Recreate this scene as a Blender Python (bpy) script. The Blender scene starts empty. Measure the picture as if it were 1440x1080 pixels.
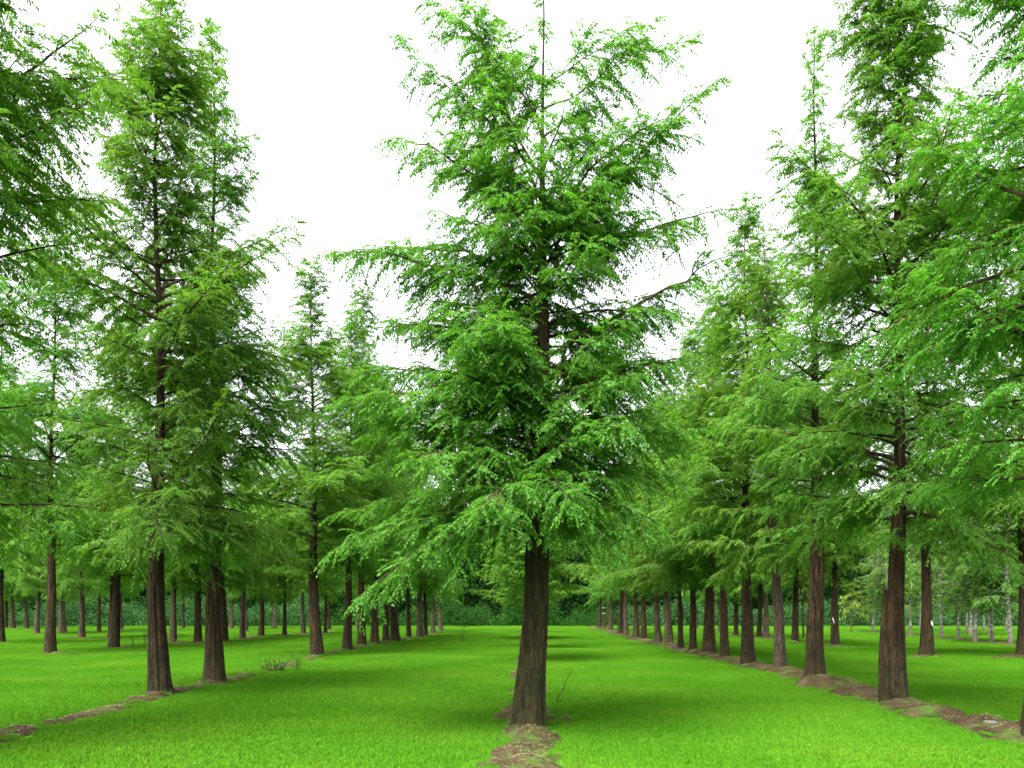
import bpy, math, random
import numpy as np
from mathutils import Vector

# ------------------------------------------------------------------ basics
scene = bpy.context.scene
C = scene.collection
F, CAM_H, HOR, CX = 1100.0, 1.6, 860.0, 720.0        # focal length in 1440-px units, eye height, horizon row
rad = math.radians


def ground_z(x, y):
    x = np.asarray(x, float); y = np.asarray(y, float)
    return (0.035*np.sin(x*0.31+1.3)*np.cos(y*0.23+0.4) + 0.025*np.sin(x*0.83+y*0.41)
            + 0.012*np.sin(x*1.9-y*1.3+2.0))


def at(px, py):
    """point of the level lawn seen at a pixel of the photograph"""
    Y = F*CAM_H/(py-HOR)
    return (px-CX)/F*Y, Y


def vnoise(p, seed, octaves=3, freq=1.0):
    """cheap smooth noise from rotated sines, about -1..1"""
    r = np.random.default_rng(seed)
    out = np.zeros(len(p)); amp = 1.0; tot = 0
    for _ in range(octaves):
        for _k in range(3):
            d = r.normal(size=p.shape[1]); d /= np.linalg.norm(d)
            out += amp*np.sin((p@d)*freq*6.283+r.uniform(0, 6.283))/3*1.5
        tot += amp; amp *= 0.55; freq *= 2.03
    return out/tot


def link(o, parent=None):
    C.objects.link(o)
    if parent is not None:
        o.parent = parent
    return o


def mesh_from(name, verts, faces_idx, sizes, mats=(), mat_idx=None, smooth=None):
    me = bpy.data.meshes.new(name)
    verts = np.asarray(verts, np.float32)
    faces_idx = np.asarray(faces_idx, np.int32); sizes = np.asarray(sizes, np.int32)
    me.vertices.add(len(verts)); me.vertices.foreach_set('co', verts.ravel())
    me.loops.add(len(faces_idx)); me.loops.foreach_set('vertex_index', faces_idx)
    me.polygons.add(len(sizes))
    st = np.zeros(len(sizes), np.int32); st[1:] = np.cumsum(sizes)[:-1]
    me.polygons.foreach_set('loop_start', st)
    me.polygons.foreach_set('loop_total', sizes)
    for m in mats:
        me.materials.append(m)
    if mat_idx is not None:
        me.polygons.foreach_set('material_index', np.asarray(mat_idx, np.int32))
    if smooth is not None:
        me.polygons.foreach_set('use_smooth', np.asarray(smooth, bool) if np.ndim(smooth) else np.full(len(sizes), smooth))
    me.update(calc_edges=True)
    return me


class Geo:
    """collects triangles and quads of several materials for ONE mesh"""
    def __init__(s):
        s.v, s.f, s.n, s.m, s.sm, s.c = [], [], [], [], [], 0

    def add(s, v, f, mi=0, smooth=False):
        v = np.asarray(v, float); f = np.asarray(f, int)
        if not len(v):
            return
        s.v.append(v); s.f.append((f+s.c).ravel()); s.n.append(np.full(len(f), f.shape[1]))
        s.m.append(np.full(len(f), mi)); s.sm.append(np.full(len(f), smooth)); s.c += len(v)

    def mesh(s, name, mats):
        return mesh_from(name, np.concatenate(s.v), np.concatenate(s.f), np.concatenate(s.n), mats,
                         np.concatenate(s.m), np.concatenate(s.sm))


def norm(a):
    return a/np.maximum(np.linalg.norm(a, axis=-1, keepdims=True), 1e-9)


def tube(geo, pts, r, sides, mi=0, cap=True):
    pts = np.asarray(pts, float); n = len(pts); r = np.broadcast_to(r, (n,))
    t = norm(np.gradient(pts, axis=0))
    ref = np.array([0.0, 0, 1]) if abs(t[n//2, 2]) < 0.8 else np.array([1.0, 0, 0])
    a = norm(np.cross(t, ref)); b = np.cross(t, a)
    ang = np.arange(sides)*2*math.pi/sides
    v = pts[:, None, :]+r[:, None, None]*(np.cos(ang)[None, :, None]*a[:, None, :]+np.sin(ang)[None, :, None]*b[:, None, :])
    i = np.arange(n-1)[:, None]*sides; k = np.arange(sides)[None, :]; k2 = (k+1) % sides
    f = np.stack([i+k, i+k2, i+k2+sides, i+k+sides], -1).reshape(-1, 4)
    geo.add(v.reshape(-1, 3), f, mi, True)


# ------------------------------------------------------------------ materials
def mat(name):
    m = bpy.data.materials.new(name); m.use_nodes = True
    nt = m.node_tree; nt.nodes.clear()
    out = nt.nodes.new('ShaderNodeOutputMaterial')
    return m, nt, out


def N(nt, kind, **kw):
    n = nt.nodes.new(kind)
    for k, v in kw.items():
        if k.startswith('i_'):
            key = k[2:]
            n.inputs[int(key) if key.isdigit() else key.replace('_', ' ')].default_value = v
        else:
            setattr(n, k, v)
    return n


def L(nt, a, b):
    nt.links.new(a, b)


def ramp(nt, fac, stops):
    r = nt.nodes.new('ShaderNodeValToRGB')
    el = r.color_ramp.elements
    while len(el) < len(stops):
        el.new(0.5)
    for e, (p, c) in zip(el, stops):
        e.position = p; e.color = (*c, 1)
    L(nt, fac, r.inputs['Fac'])
    return r.outputs['Color']


def mixc(nt, fac, a, b, blend='MIX'):
    m = nt.nodes.new('ShaderNodeMix'); m.data_type = 'RGBA'; m.blend_type = blend
    if isinstance(fac, float):
        m.inputs[0].default_value = fac
    else:
        L(nt, fac, m.inputs[0])
    for s, i in ((a, 6), (b, 7)):
        if isinstance(s, tuple):
            m.inputs[i].default_value = (*s, 1)
        else:
            L(nt, s, m.inputs[i])
    return m.outputs[2]


def leaf_material(name, dark, mid, light, transl=0.56, patch=0.6, gloss=0.012, yellow=None):
    m, nt, out = mat(name)
    geo = N(nt, 'ShaderNodeNewGeometry'); oi = N(nt, 'ShaderNodeObjectInfo')
    tc = N(nt, 'ShaderNodeTexCoord')
    nz = N(nt, 'ShaderNodeTexNoise', i_Scale=patch, i_Detail=2.0)
    L(nt, tc.outputs['Object'], nz.inputs['Vector'])
    # leaf tone = own random tone + tone of its clump
    a = N(nt, 'ShaderNodeMath', operation='MULTIPLY_ADD', i_1=0.38, i_2=-0.11)
    L(nt, geo.outputs['Random Per Island'], a.inputs[0])
    b = N(nt, 'ShaderNodeMath', operation='MULTIPLY_ADD', i_1=0.85)
    L(nt, nz.outputs['Fac'], b.inputs[0]); L(nt, a.outputs[0], b.inputs[2])
    col = ramp(nt, b.outputs[0], [(0.12, dark), (0.48, mid), (0.9, light)])
    # tree to tree variation
    hs = N(nt, 'ShaderNodeHueSaturation')
    h = N(nt, 'ShaderNodeMapRange', i_3=0.476, i_4=0.499); L(nt, oi.outputs['Random'], h.inputs[0])
    wn = N(nt, 'ShaderNodeMath', operation='FRACT'); mm = N(nt, 'ShaderNodeMath', operation='MULTIPLY', i_1=7.31)
    L(nt, oi.outputs['Random'], mm.inputs[0]); L(nt, mm.outputs[0], wn.inputs[0])
    v = N(nt, 'ShaderNodeMapRange', i_3=0.88, i_4=1.16); L(nt, wn.outputs[0], v.inputs[0])
    L(nt, h.outputs[0], hs.inputs['Hue']); L(nt, v.outputs[0], hs.inputs['Value']); L(nt, col, hs.inputs['Color'])
    col = hs.outputs['Color']
    d = N(nt, 'ShaderNodeBsdfDiffuse'); t = N(nt, 'ShaderNodeBsdfTranslucent')
    L(nt, col, d.inputs['Color'])
    tcol = mixc(nt, 1.0, col, (1.15, 1.1, 0.6), 'MULTIPLY'); L(nt, tcol, t.inputs['Color'])
    ms = N(nt, 'ShaderNodeMixShader', i_Fac=transl); L(nt, d.outputs[0], ms.inputs[1]); L(nt, t.outputs[0], ms.inputs[2])
    g = N(nt, 'ShaderNodeBsdfGlossy', i_Roughness=0.5); g.inputs['Color'].default_value = (0.8, 0.9, 0.8, 1)
    m2 = N(nt, 'ShaderNodeMixShader', i_Fac=gloss); L(nt, ms.outputs[0], m2.inputs[1]); L(nt, g.outputs[0], m2.inputs[2])
    L(nt, m2.outputs[0], out.inputs[0])
    return m


def bark_material(name, dark, mid, light, moss=(0.03, 0.038, 0.011), moss_h=1.5, moss_amt=0.6, stretch=0.10, scale=17):
    m, nt, out = mat(name)
    tc = N(nt, 'ShaderNodeTexCoord')
    mp = N(nt, 'ShaderNodeMapping'); mp.inputs['Scale'].default_value = (1, 1, stretch)
    L(nt, tc.outputs['Object'], mp.inputs['Vector'])
    n0 = N(nt, 'ShaderNodeTexNoise', i_Scale=scale, i_Detail=6.0, i_Roughness=0.7, i_Distortion=0.5); L(nt, mp.outputs[0], n0.inputs['Vector'])
    vo = N(nt, 'ShaderNodeTexNoise', i_Scale=scale*2.6, i_Detail=4.0, i_Roughness=0.75, i_Distortion=1.2); L(nt, mp.outputs[0], vo.inputs['Vector'])
    n1 = N(nt, 'ShaderNodeMix', data_type='FLOAT'); n1.inputs[0].default_value = 0.55
    L(nt, n0.outputs['Fac'], n1.inputs[2]); L(nt, vo.outputs['Fac'], n1.inputs[3])
    n2 = N(nt, 'ShaderNodeTexNoise', i_Scale=2.2, i_Detail=3.0); L(nt, tc.outputs['Object'], n2.inputs['Vector'])
    c = ramp(nt, n1.outputs[0], [(0.41, dark), (0.505, mid), (0.61, light)])
    c2 = mixc(nt, 1.0, c, ramp(nt, n2.outputs['Fac'], [(0.3, (0.72, 0.72, 0.75)), (0.7, (1.25, 1.15, 1.05))]), 'MULTIPLY')
    oi = N(nt, 'ShaderNodeObjectInfo')
    v = N(nt, 'ShaderNodeMapRange', i_3=0.75, i_4=1.3); L(nt, oi.outputs['Random'], v.inputs[0])
    hs = N(nt, 'ShaderNodeHueSaturation'); L(nt, v.outputs[0], hs.inputs['Value']); L(nt, c2, hs.inputs['Color'])
    # moss growing on the foot of the trunk, in patches
    sx = N(nt, 'ShaderNodeSeparateXYZ'); L(nt, tc.outputs['Object'], sx.inputs[0])
    mr = N(nt, 'ShaderNodeMapRange', i_1=0.0, i_2=moss_h, i_3=1.0, i_4=0.0); L(nt, sx.outputs[2], mr.inputs[0])
    n3 = N(nt, 'ShaderNodeTexNoise', i_Scale=7.0, i_Detail=4.0); L(nt, tc.outputs['Object'], n3.inputs['Vector'])
    mu = N(nt, 'ShaderNodeMath', operation='MULTIPLY'); L(nt, mr.outputs[0], mu.inputs[0])
    r3 = ramp(nt, n3.outputs['Fac'], [(0.4, (0, 0, 0)), (0.62, (1, 1, 1))]); L(nt, r3, mu.inputs[1])
    mu2 = N(nt, 'ShaderNodeMath', operation='MULTIPLY', i_1=moss_amt); L(nt, mu.outputs[0], mu2.inputs[0])
    col = mixc(nt, mu2.outputs[0], hs.outputs['Color'], moss)
    b = N(nt, 'ShaderNodeBump', i_Strength=1.0, i_Distance=0.045); L(nt, n1.outputs[0], b.inputs['Height'])
    p = N(nt, 'ShaderNodeBsdfPrincipled', i_Roughness=0.9); p.inputs['Specular IOR Level'].default_value = 0.2
    L(nt, col, p.inputs['Base Color']); L(nt, b.outputs[0], p.inputs['Normal']); L(nt, p.outputs[0], out.inputs[0])
    return m


def birch_material():
    m, nt, out = mat('birch_bark')
    tc = N(nt, 'ShaderNodeTexCoord')
    mp = N(nt, 'ShaderNodeMapping'); mp.inputs['Scale'].default_value = (3, 3, 9)
    L(nt, tc.outputs['Object'], mp.inputs['Vector'])
    n1 = N(nt, 'ShaderNodeTexNoise', i_Scale=1.3, i_Detail=4.0, i_Roughness=0.7); L(nt, mp.outputs[0], n1.inputs['Vector'])
    c = ramp(nt, n1.outputs['Fac'], [(0.40, (0.04, 0.035, 0.03)), (0.5, (0.15, 0.145, 0.12)), (0.68, (0.38, 0.37, 0.33))])
    sx = N(nt, 'ShaderNodeSeparateXYZ'); L(nt, tc.outputs['Object'], sx.inputs[0])
    mr = N(nt, 'ShaderNodeMapRange', i_1=0.1, i_2=0.9, i_3=1.0, i_4=0.0); L(nt, sx.outputs[2], mr.inputs[0])
    col = mixc(nt, mr.outputs[0], c, (0.09, 0.07, 0.05))
    p = N(nt, 'ShaderNodeBsdfPrincipled', i_Roughness=0.8); L(nt, col, p.inputs['Base Color']); L(nt, p.outputs[0], out.inputs[0])
    return m


def ground_material():
    m, nt, out = mat('lawn_ground')
    tc = N(nt, 'ShaderNodeTexCoord')
    n1 = N(nt, 'ShaderNodeTexNoise', i_Scale=0.35, i_Detail=3.0); L(nt, tc.outputs['Object'], n1.inputs['Vector'])
    n2 = N(nt, 'ShaderNodeTexNoise', i_Scale=9.0, i_Detail=6.0, i_Roughness=0.75); L(nt, tc.outputs['Object'], n2.inputs['Vector'])
    a = ramp(nt, n1.outputs['Fac'], [(0.3, GRASS[0]), (0.5, GRASS[1]), (0.72, GRASS[2])])
    b = ramp(nt, n2.outputs['Fac'], [(0.3, (0.7, 0.72, 0.7)), (0.7, (1.22, 1.18, 1.15))])
    col = mixc(nt, 1.0, a, b, 'MULTIPLY')
    bp = N(nt, 'ShaderNodeBump', i_Strength=0.5, i_Distance=0.05); L(nt, n2.outputs['Fac'], bp.inputs['Height'])
    p = N(nt, 'ShaderNodeBsdfPrincipled', i_Roughness=1.0); p.inputs['Specular IOR Level'].default_value = 0.0
    L(nt, col, p.inputs['Base Color']); L(nt, bp.outputs[0], p.inputs['Normal']); L(nt, p.outputs[0], out.inputs[0])
    return m


def grass_material():
    m, nt, out = mat('grass_blades')
    geo = N(nt, 'ShaderNodeNewGeometry')
    n1 = N(nt, 'ShaderNodeTexNoise', i_Scale=0.35, i_Detail=3.0); L(nt, geo.outputs['Position'], n1.inputs['Vector'])
    a = ramp(nt, n1.outputs['Fac'], [(0.3, GRASS[0]), (0.5, GRASS[1]), (0.72, GRASS[2])])
    v = N(nt, 'ShaderNodeMapRange', i_3=0.87, i_4=1.14); L(nt, geo.outputs['Random Per Island'], v.inputs[0])
    hs = N(nt, 'ShaderNodeHueSaturation'); L(nt, v.outputs[0], hs.inputs['Value']); L(nt, a, hs.inputs['Color'])
    d = N(nt, 'ShaderNodeBsdfDiffuse'); t = N(nt, 'ShaderNodeBsdfTranslucent')
    vm = N(nt, 'ShaderNodeVectorMath', operation='ADD'); vm.inputs[1].default_value = (0, 0, 2.2)
    vn = N(nt, 'ShaderNodeVectorMath', operation='NORMALIZE')
    L(nt, geo.outputs['Normal'], vm.inputs[0]); L(nt, vm.outputs[0], vn.inputs[0]); L(nt, vn.outputs[0], d.inputs['Normal'])
    L(nt, hs.outputs[0], d.inputs['Color']); L(nt, hs.outputs[0], t.inputs['Color'])
    ms = N(nt, 'ShaderNodeMixShader', i_Fac=0.12); L(nt, d.outputs[0], ms.inputs[1]); L(nt, t.outputs[0], ms.inputs[2])
    L(nt, ms.outputs[0], out.inputs[0])
    return m


def soil_material():
    m, nt, out = mat('bare_soil')
    tc = N(nt, 'ShaderNodeTexCoord')
    n1 = N(nt, 'ShaderNodeTexNoise', i_Scale=3.0, i_Detail=8.0, i_Roughness=0.7); L(nt, tc.outputs['Object'], n1.inputs['Vector'])
    n2 = N(nt, 'ShaderNodeTexNoise', i_Scale=38.0, i_Detail=4.0, i_Roughness=0.8); L(nt, tc.outputs['Object'], n2.inputs['Vector'])
    n3 = N(nt, 'ShaderNodeTexNoise', i_Scale=1.6, i_Detail=5.0, i_Roughness=0.7); L(nt, tc.outputs['Object'], n3.inputs['Vector'])
    a = ramp(nt, n1.outputs['Fac'], [(0.3, (0.024, 0.018, 0.010)), (0.52, (0.062, 0.047, 0.024)), (0.72, (0.115, 0.09, 0.05))])
    b = ramp(nt, n2.outputs['Fac'], [(0.3, (0.6, 0.6, 0.6)), (0.6, (1.1, 1.08, 1.05)), (0.78, (1.9, 1.8, 1.6))])
    c = mixc(nt, 1.0, a, b, 'MULTIPLY')
    g = ramp(nt, n3.outputs['Fac'], [(0.50, (0, 0, 0)), (0.66, (0.75, 0.75, 0.75))])
    col = mixc(nt, g, c, (0.06, 0.13, 0.015))
    bp = N(nt, 'ShaderNodeBump', i_Strength=0.8, i_Distance=0.04); L(nt, n2.outputs['Fac'], bp.inputs['Height'])
    p = N(nt, 'ShaderNodeBsdfPrincipled', i_Roughness=1.0); p.inputs['Specular IOR Level'].default_value = 0.05
    L(nt, col, p.inputs['Base Color']); L(nt, bp.outputs[0], p.inputs['Normal']); L(nt, p.outputs[0], out.inputs[0])
    return m


def plain(name, c, rough=0.7):
    m, nt, out = mat(name)
    tc = N(nt, 'ShaderNodeTexCoord')
    n1 = N(nt, 'ShaderNodeTexNoise', i_Scale=12.0, i_Detail=4.0); L(nt, tc.outputs['Object'], n1.inputs['Vector'])
    col = ramp(nt, n1.outputs['Fac'], [(0.3, tuple(x*0.75 for x in c)), (0.7, c)])
    p = N(nt, 'ShaderNodeBsdfPrincipled', i_Roughness=rough); L(nt, col, p.inputs['Base Color']); L(nt, p.outputs[0], out.inputs[0])
    return m


GRASS = [(0.044, 0.150, 0.007), (0.057, 0.172, 0.009), (0.080, 0.196, 0.012)]
M_LEAF = leaf_material('redwood_foliage', (0.031, 0.135, 0.011), (0.064, 0.215, 0.021), (0.118, 0.30, 0.04))
M_LEAF_NEAR = leaf_material('redwood_foliage_light', (0.034, 0.145, 0.014), (0.066, 0.225, 0.024), (0.12, 0.305, 0.045), .56)
M_LEAF_FAR = leaf_material('redwood_foliage_fresh', (0.038, 0.15, 0.011), (0.074, 0.23, 0.02), (0.135, 0.31, 0.04))
M_BIRCH_LEAF = leaf_material('birch_leaves', (0.03, 0.10, 0.013), (0.058, 0.165, 0.024), (0.105, 0.23, 0.045), 0.4, 0.6, 0.0)
M_YELLOW_LEAF = leaf_material('yellow_leaves', (0.06, 0.15, 0.01), (0.14, 0.24, 0.018), (0.26, 0.31, 0.03), 0.45)
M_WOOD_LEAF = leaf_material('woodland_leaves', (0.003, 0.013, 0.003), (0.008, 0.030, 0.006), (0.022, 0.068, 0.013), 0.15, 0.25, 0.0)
M_BRAMBLE = leaf_material('bramble_leaves', (0.006, 0.028, 0.005), (0.016, 0.062, 0.010), (0.036, 0.11, 0.018), 0.2, 0.35, 0.0)
M_UNDER_LEAF = leaf_material('undergrowth_leaves', (0.012, 0.048, 0.012), (0.026, 0.085, 0.023), (0.055, 0.14, 0.043), 0.2, 0.3, 0.0)
M_WEED = leaf_material('weed_leaves', (0.03, 0.11, 0.018), (0.06, 0.17, 0.03), (0.10, 0.22, 0.05), 0.3, 3.0)
M_BARK = bark_material('redwood_bark', (0.004, 0.0026, 0.0012), (0.021, 0.013, 0.0055), (0.078, 0.047, 0.021))
M_BARK_MOSS = bark_material('mossy_bark', (0.004, 0.003, 0.0012), (0.021, 0.015, 0.0052), (0.070, 0.047, 0.018), (0.024, 0.034, 0.008), 2.6, 0.7)
M_BARK_PALE = bark_material('pale_bark', (0.014, 0.010, 0.007), (0.055, 0.042, 0.027), (0.135, 0.105, 0.07), moss_amt=0.3)
M_TWIG = bark_material('twig_bark', (0.02, 0.013, 0.008), (0.06, 0.04, 0.022), (0.12, 0.08, 0.045), moss_amt=0.0)
M_BIRCH = birch_material()
M_GROUND = ground_material(); M_GRASS = grass_material(); M_SOIL = soil_material()
M_WHITE = plain('white_plastic', (0.8, 0.8, 0.8)); M_STONE = plain('pale_stone', (0.11, 0.10, 0.085))
M_STRAW = plain('dry_leaf', (0.21, 0.16, 0.085)); M_STAKE = plain('stake_wood', (0.3, 0.24, 0.13))


# ------------------------------------------------------------------ leaves, twigs, limbs
def add_leaflets(geo, base, d, up, length, width, mi, rng, droop=0.12):
    """pointed leaflets folded along a midrib: two triangles each"""
    n = len(base)
    d = norm(d); side = norm(np.cross(d, up)); nrm = np.cross(side, d)
    ln = length[:, None]; w = width[:, None]
    mid = base+d*ln*0.45
    fold = nrm*w*0.25
    a = mid+side*w*0.5-fold; b = mid-side*w*0.5-fold
    tip = base+d*ln-nrm*ln*droop
    v = np.stack([base, a, tip, b], 1).reshape(-1, 3)
    i = np.arange(n)*4
    f = np.concatenate([np.stack([i, i+1, i+2], 1), np.stack([i, i+2, i+3], 1)])
    geo.add(v, f, mi, False)


def foliage_on_twigs(geo, P, D, Ln, rng, mi, leaf_len, leaf_w, step, sag=0.42, wood_mi=None, wood_min=0.25):
    """P start, D direction, Ln length of many twigs; hangs two ranks of leaflets on each"""
    D = norm(D)
    cnt = np.maximum(3, (Ln/step).astype(int))
    tid = np.repeat(np.arange(len(P)), cnt*2)
    k = np.concatenate([np.repeat(np.arange(c), 2) for c in cnt])
    s = (k+0.6+rng.uniform(-0.3, 0.3, len(k)))/cnt[tid]
    s = np.clip(s, 0.02, 1.0)
    sgn = np.tile([1.0, -1.0], len(k)//2)
    ls = s*Ln[tid]
    g = np.array([0, 0, -1.0])
    pos = P[tid]+D[tid]*ls[:, None]+g*(sag*ls**2/np.maximum(Ln[tid], .15))[:, None]
    tan = norm(D[tid]+g*(2*sag*s)[:, None])
    up0 = norm(np.array([0, 0, 1.0])+rng.normal(0, 0.30, (len(P), 3)))[tid]
    side = norm(np.cross(tan, up0))
    ld = tan*rng.uniform(0.45, 0.8, len(k))[:, None]+side*(sgn*rng.uniform(0.6, 1.0, len(k)))[:, None]+g*rng.uniform(0.05, 0.5, len(k))[:, None]
    up = norm(up0+rng.normal(0, 0.2, (len(k), 3)))
    ll = leaf_len*rng.uniform(0.65, 1.2, len(k))*(1-0.35*s)
    add_leaflets(geo, pos, ld, up, ll, leaf_w*rng.uniform(0.75, 1.2, len(k)), mi, rng)
    if wood_mi is not None:
        for q in np.where(Ln > wood_min)[0]:
            t = np.linspace(0, 0.95, 4)*Ln[q]
            pts = P[q]+D[q]*t[:, None]+g*(sag*t**2/max(Ln[q], .15))[:, None]
            tube(geo, pts, np.linspace(0.006, 0.002, 4)*(0.6+Ln[q]), 3, wood_mi)


def limb_curve(p0, az, e0, e1, length, rng, n=12, wig=0.12):
    """a limb that leaves at elevation e0 and ends at elevation e1"""
    s = np.linspace(0, 1, n)
    el = e0+(e1-e0)*s**1.2+np.cumsum(rng.normal(0, wig, n))*0.35
    a = az+np.cumsum(rng.normal(0, wig, n))*0.7
    d = np.stack([np.cos(a)*np.cos(el), np.sin(a)*np.cos(el), np.sin(el)], 1)*length/(n-1)
    p = np.cumsum(d, 0)-d[0]
    return p0+p


def limb_to(p0, p1, rng, bow=0.0, n=12, wig=0.03):
    s = np.linspace(0, 1, n)[:, None]
    ln = np.linalg.norm(p1-p0)
    w = np.cumsum(rng.normal(0, wig*ln, (n, 3)), 0); w = w-w[-1]*s; w -= w[0]*(1-s)
    return p0+(p1-p0)*s+np.array([0, 0, 1.0])*bow*ln*4*s*(1-s)+w*0.35


def twigs_on_limb(pts, rng, spacing, reach, start=0.14, fan=1.0):
    seg = np.linalg.norm(np.diff(pts, axis=0), axis=1); cum = np.concatenate([[0], np.cumsum(seg)])
    Lb = cum[-1]
    s = np.arange(start*Lb+rng.uniform(0, spacing), Lb, spacing)
    if not len(s):
        s = np.array([Lb*0.7])
    s = np.clip(s+rng.normal(0, spacing*0.35, len(s)), start*Lb*0.6, Lb)
    s = np.concatenate([s, [Lb*0.985, Lb*0.99]])
    P = np.stack([np.interp(s, cum, pts[:, i]) for i in range(3)], 1)
    T = norm(np.stack([np.interp(np.minimum(s+0.02, Lb), cum, pts[:, i])-np.interp(s-0.06, cum, pts[:, i]) for i in range(3)], 1))
    u = s/Lb
    sg = np.where(np.arange(len(s)) % 2 == 0, 1.0, -1.0)
    side = norm(np.cross(T, np.array([0, 0, 1.0])+rng.normal(0, 0.3, (len(s), 3))))
    D = T*rng.uniform(0.4, 1.0, len(s))[:, None]+side*(sg*rng.uniform(0.5, 1.1, len(s))*fan)[:, None]
    D[:, 2] += rng.uniform(-0.65, 0.34, len(s))
    D[-1] = T[-1]; D[-2] = T[-2]+side[-2]*0.4
    prof = np.clip(1.25-1.0*u, 0.28, 1)*np.clip(0.45+2.0*u, 0.45, 1)
    ln = reach*prof*rng.uniform(0.55, 1.2, len(s))
    return P, norm(D), ln


def second_twigs(P, D, Ln, rng, spacing=0.16, sag=0.35, frac=0.5):
    outP, outD, outL = [], [], []
    g = np.array([0, 0, -1.0])
    big = np.where(Ln > 0.32)[0]
    for q in big:
        s = np.arange(0.25*Ln[q], 0.9*Ln[q], spacing)
        if not len(s):
            continue
        pos = P[q]+D[q]*s[:, None]+g*(sag*s**2/Ln[q])[:, None]
        sg = np.where(np.arange(len(s)) % 2 == 0, 1.0, -1.0)
        side = norm(np.cross(D[q], np.array([0, 0, 1.0])+rng.normal(0, .4, 3)))
        d = D[q]*0.7+side*(sg*rng.uniform(0.6, 1.1, len(s)))[:, None]+rng.normal(0, 0.25, (len(s), 3))+g*0.2
        outP.append(pos); outD.append(norm(d)); outL.append(np.clip(Ln[q]*frac*(1.1-s/Ln[q])+0.08, 0.12, 0.45)*rng.uniform(.7, 1.2, len(s)))
    if not outP:
        return np.zeros((0, 3)), np.zeros((0, 3)), np.zeros(0)
    return np.concatenate(outP), np.concatenate(outD), np.concatenate(outL)


def trunk_geo(path_h, path_xy, radius_of_h, rng_seed, sides=40, rings=110, H=None, fluting=0.10, extra=None):
    """one continuous fluted, barky trunk from just under the soil to the leader's tip"""
    h = np.concatenate([np.linspace(-0.12, 3.5, int(rings*0.6)), np.linspace(3.5, H, int(rings*0.4)+1)[1:]])
    cx = np.interp(h, path_h, path_xy[:, 0]); cy = np.interp(h, path_h, path_xy[:, 1])
    r = radius_of_h(np.maximum(h, 0))
    ang = np.arange(sides)*2*math.pi/sides
    hh, aa = np.meshgrid(h, ang, indexing='ij')
    q = np.stack([np.cos(aa).ravel()*0.5, np.sin(aa).ravel()*0.5, hh.ravel()*0.10], 1)
    big = vnoise(q, rng_seed, 2, 1.1).reshape(hh.shape)
    q2 = np.stack([np.cos(aa).ravel()*2.2, np.sin(aa).ravel()*2.2, hh.ravel()*0.5], 1)
    fine = vnoise(q2, rng_seed+7, 3, 1.0).reshape(hh.shape)
    amp = fluting*np.exp(-np.maximum(hh, 0)/2.6)+0.035
    rr = r[:, None]*(1+amp*big)+np.minimum(0.02, r*0.12)[:, None]*fine
    # buttress lobes at the foot
    lob = sum(np.maximum(0, np.cos(aa-p))**4*w for p, w in ((rng_seed*1.3, .11), (rng_seed*1.3+2.2, .09), (rng_seed*1.3+4.1, .10)))
    rr = rr*(1+lob*np.exp(-np.maximum(hh, 0)/0.55))
    if extra is not None:
        rr = extra(hh, aa, rr)
    v = np.stack([cx[:, None]+np.cos(aa)*rr, cy[:, None]+np.sin(aa)*rr, hh], -1).reshape(-1, 3)
    n = len(h)
    i = np.arange(n-1)[:, None]*sides; k = np.arange(sides)[None]; k2 = (k+1) % sides
    f = np.stack([i+k, i+k2, i+k2+sides, i+k+sides], -1).reshape(-1, 4)
    return v, f


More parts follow.
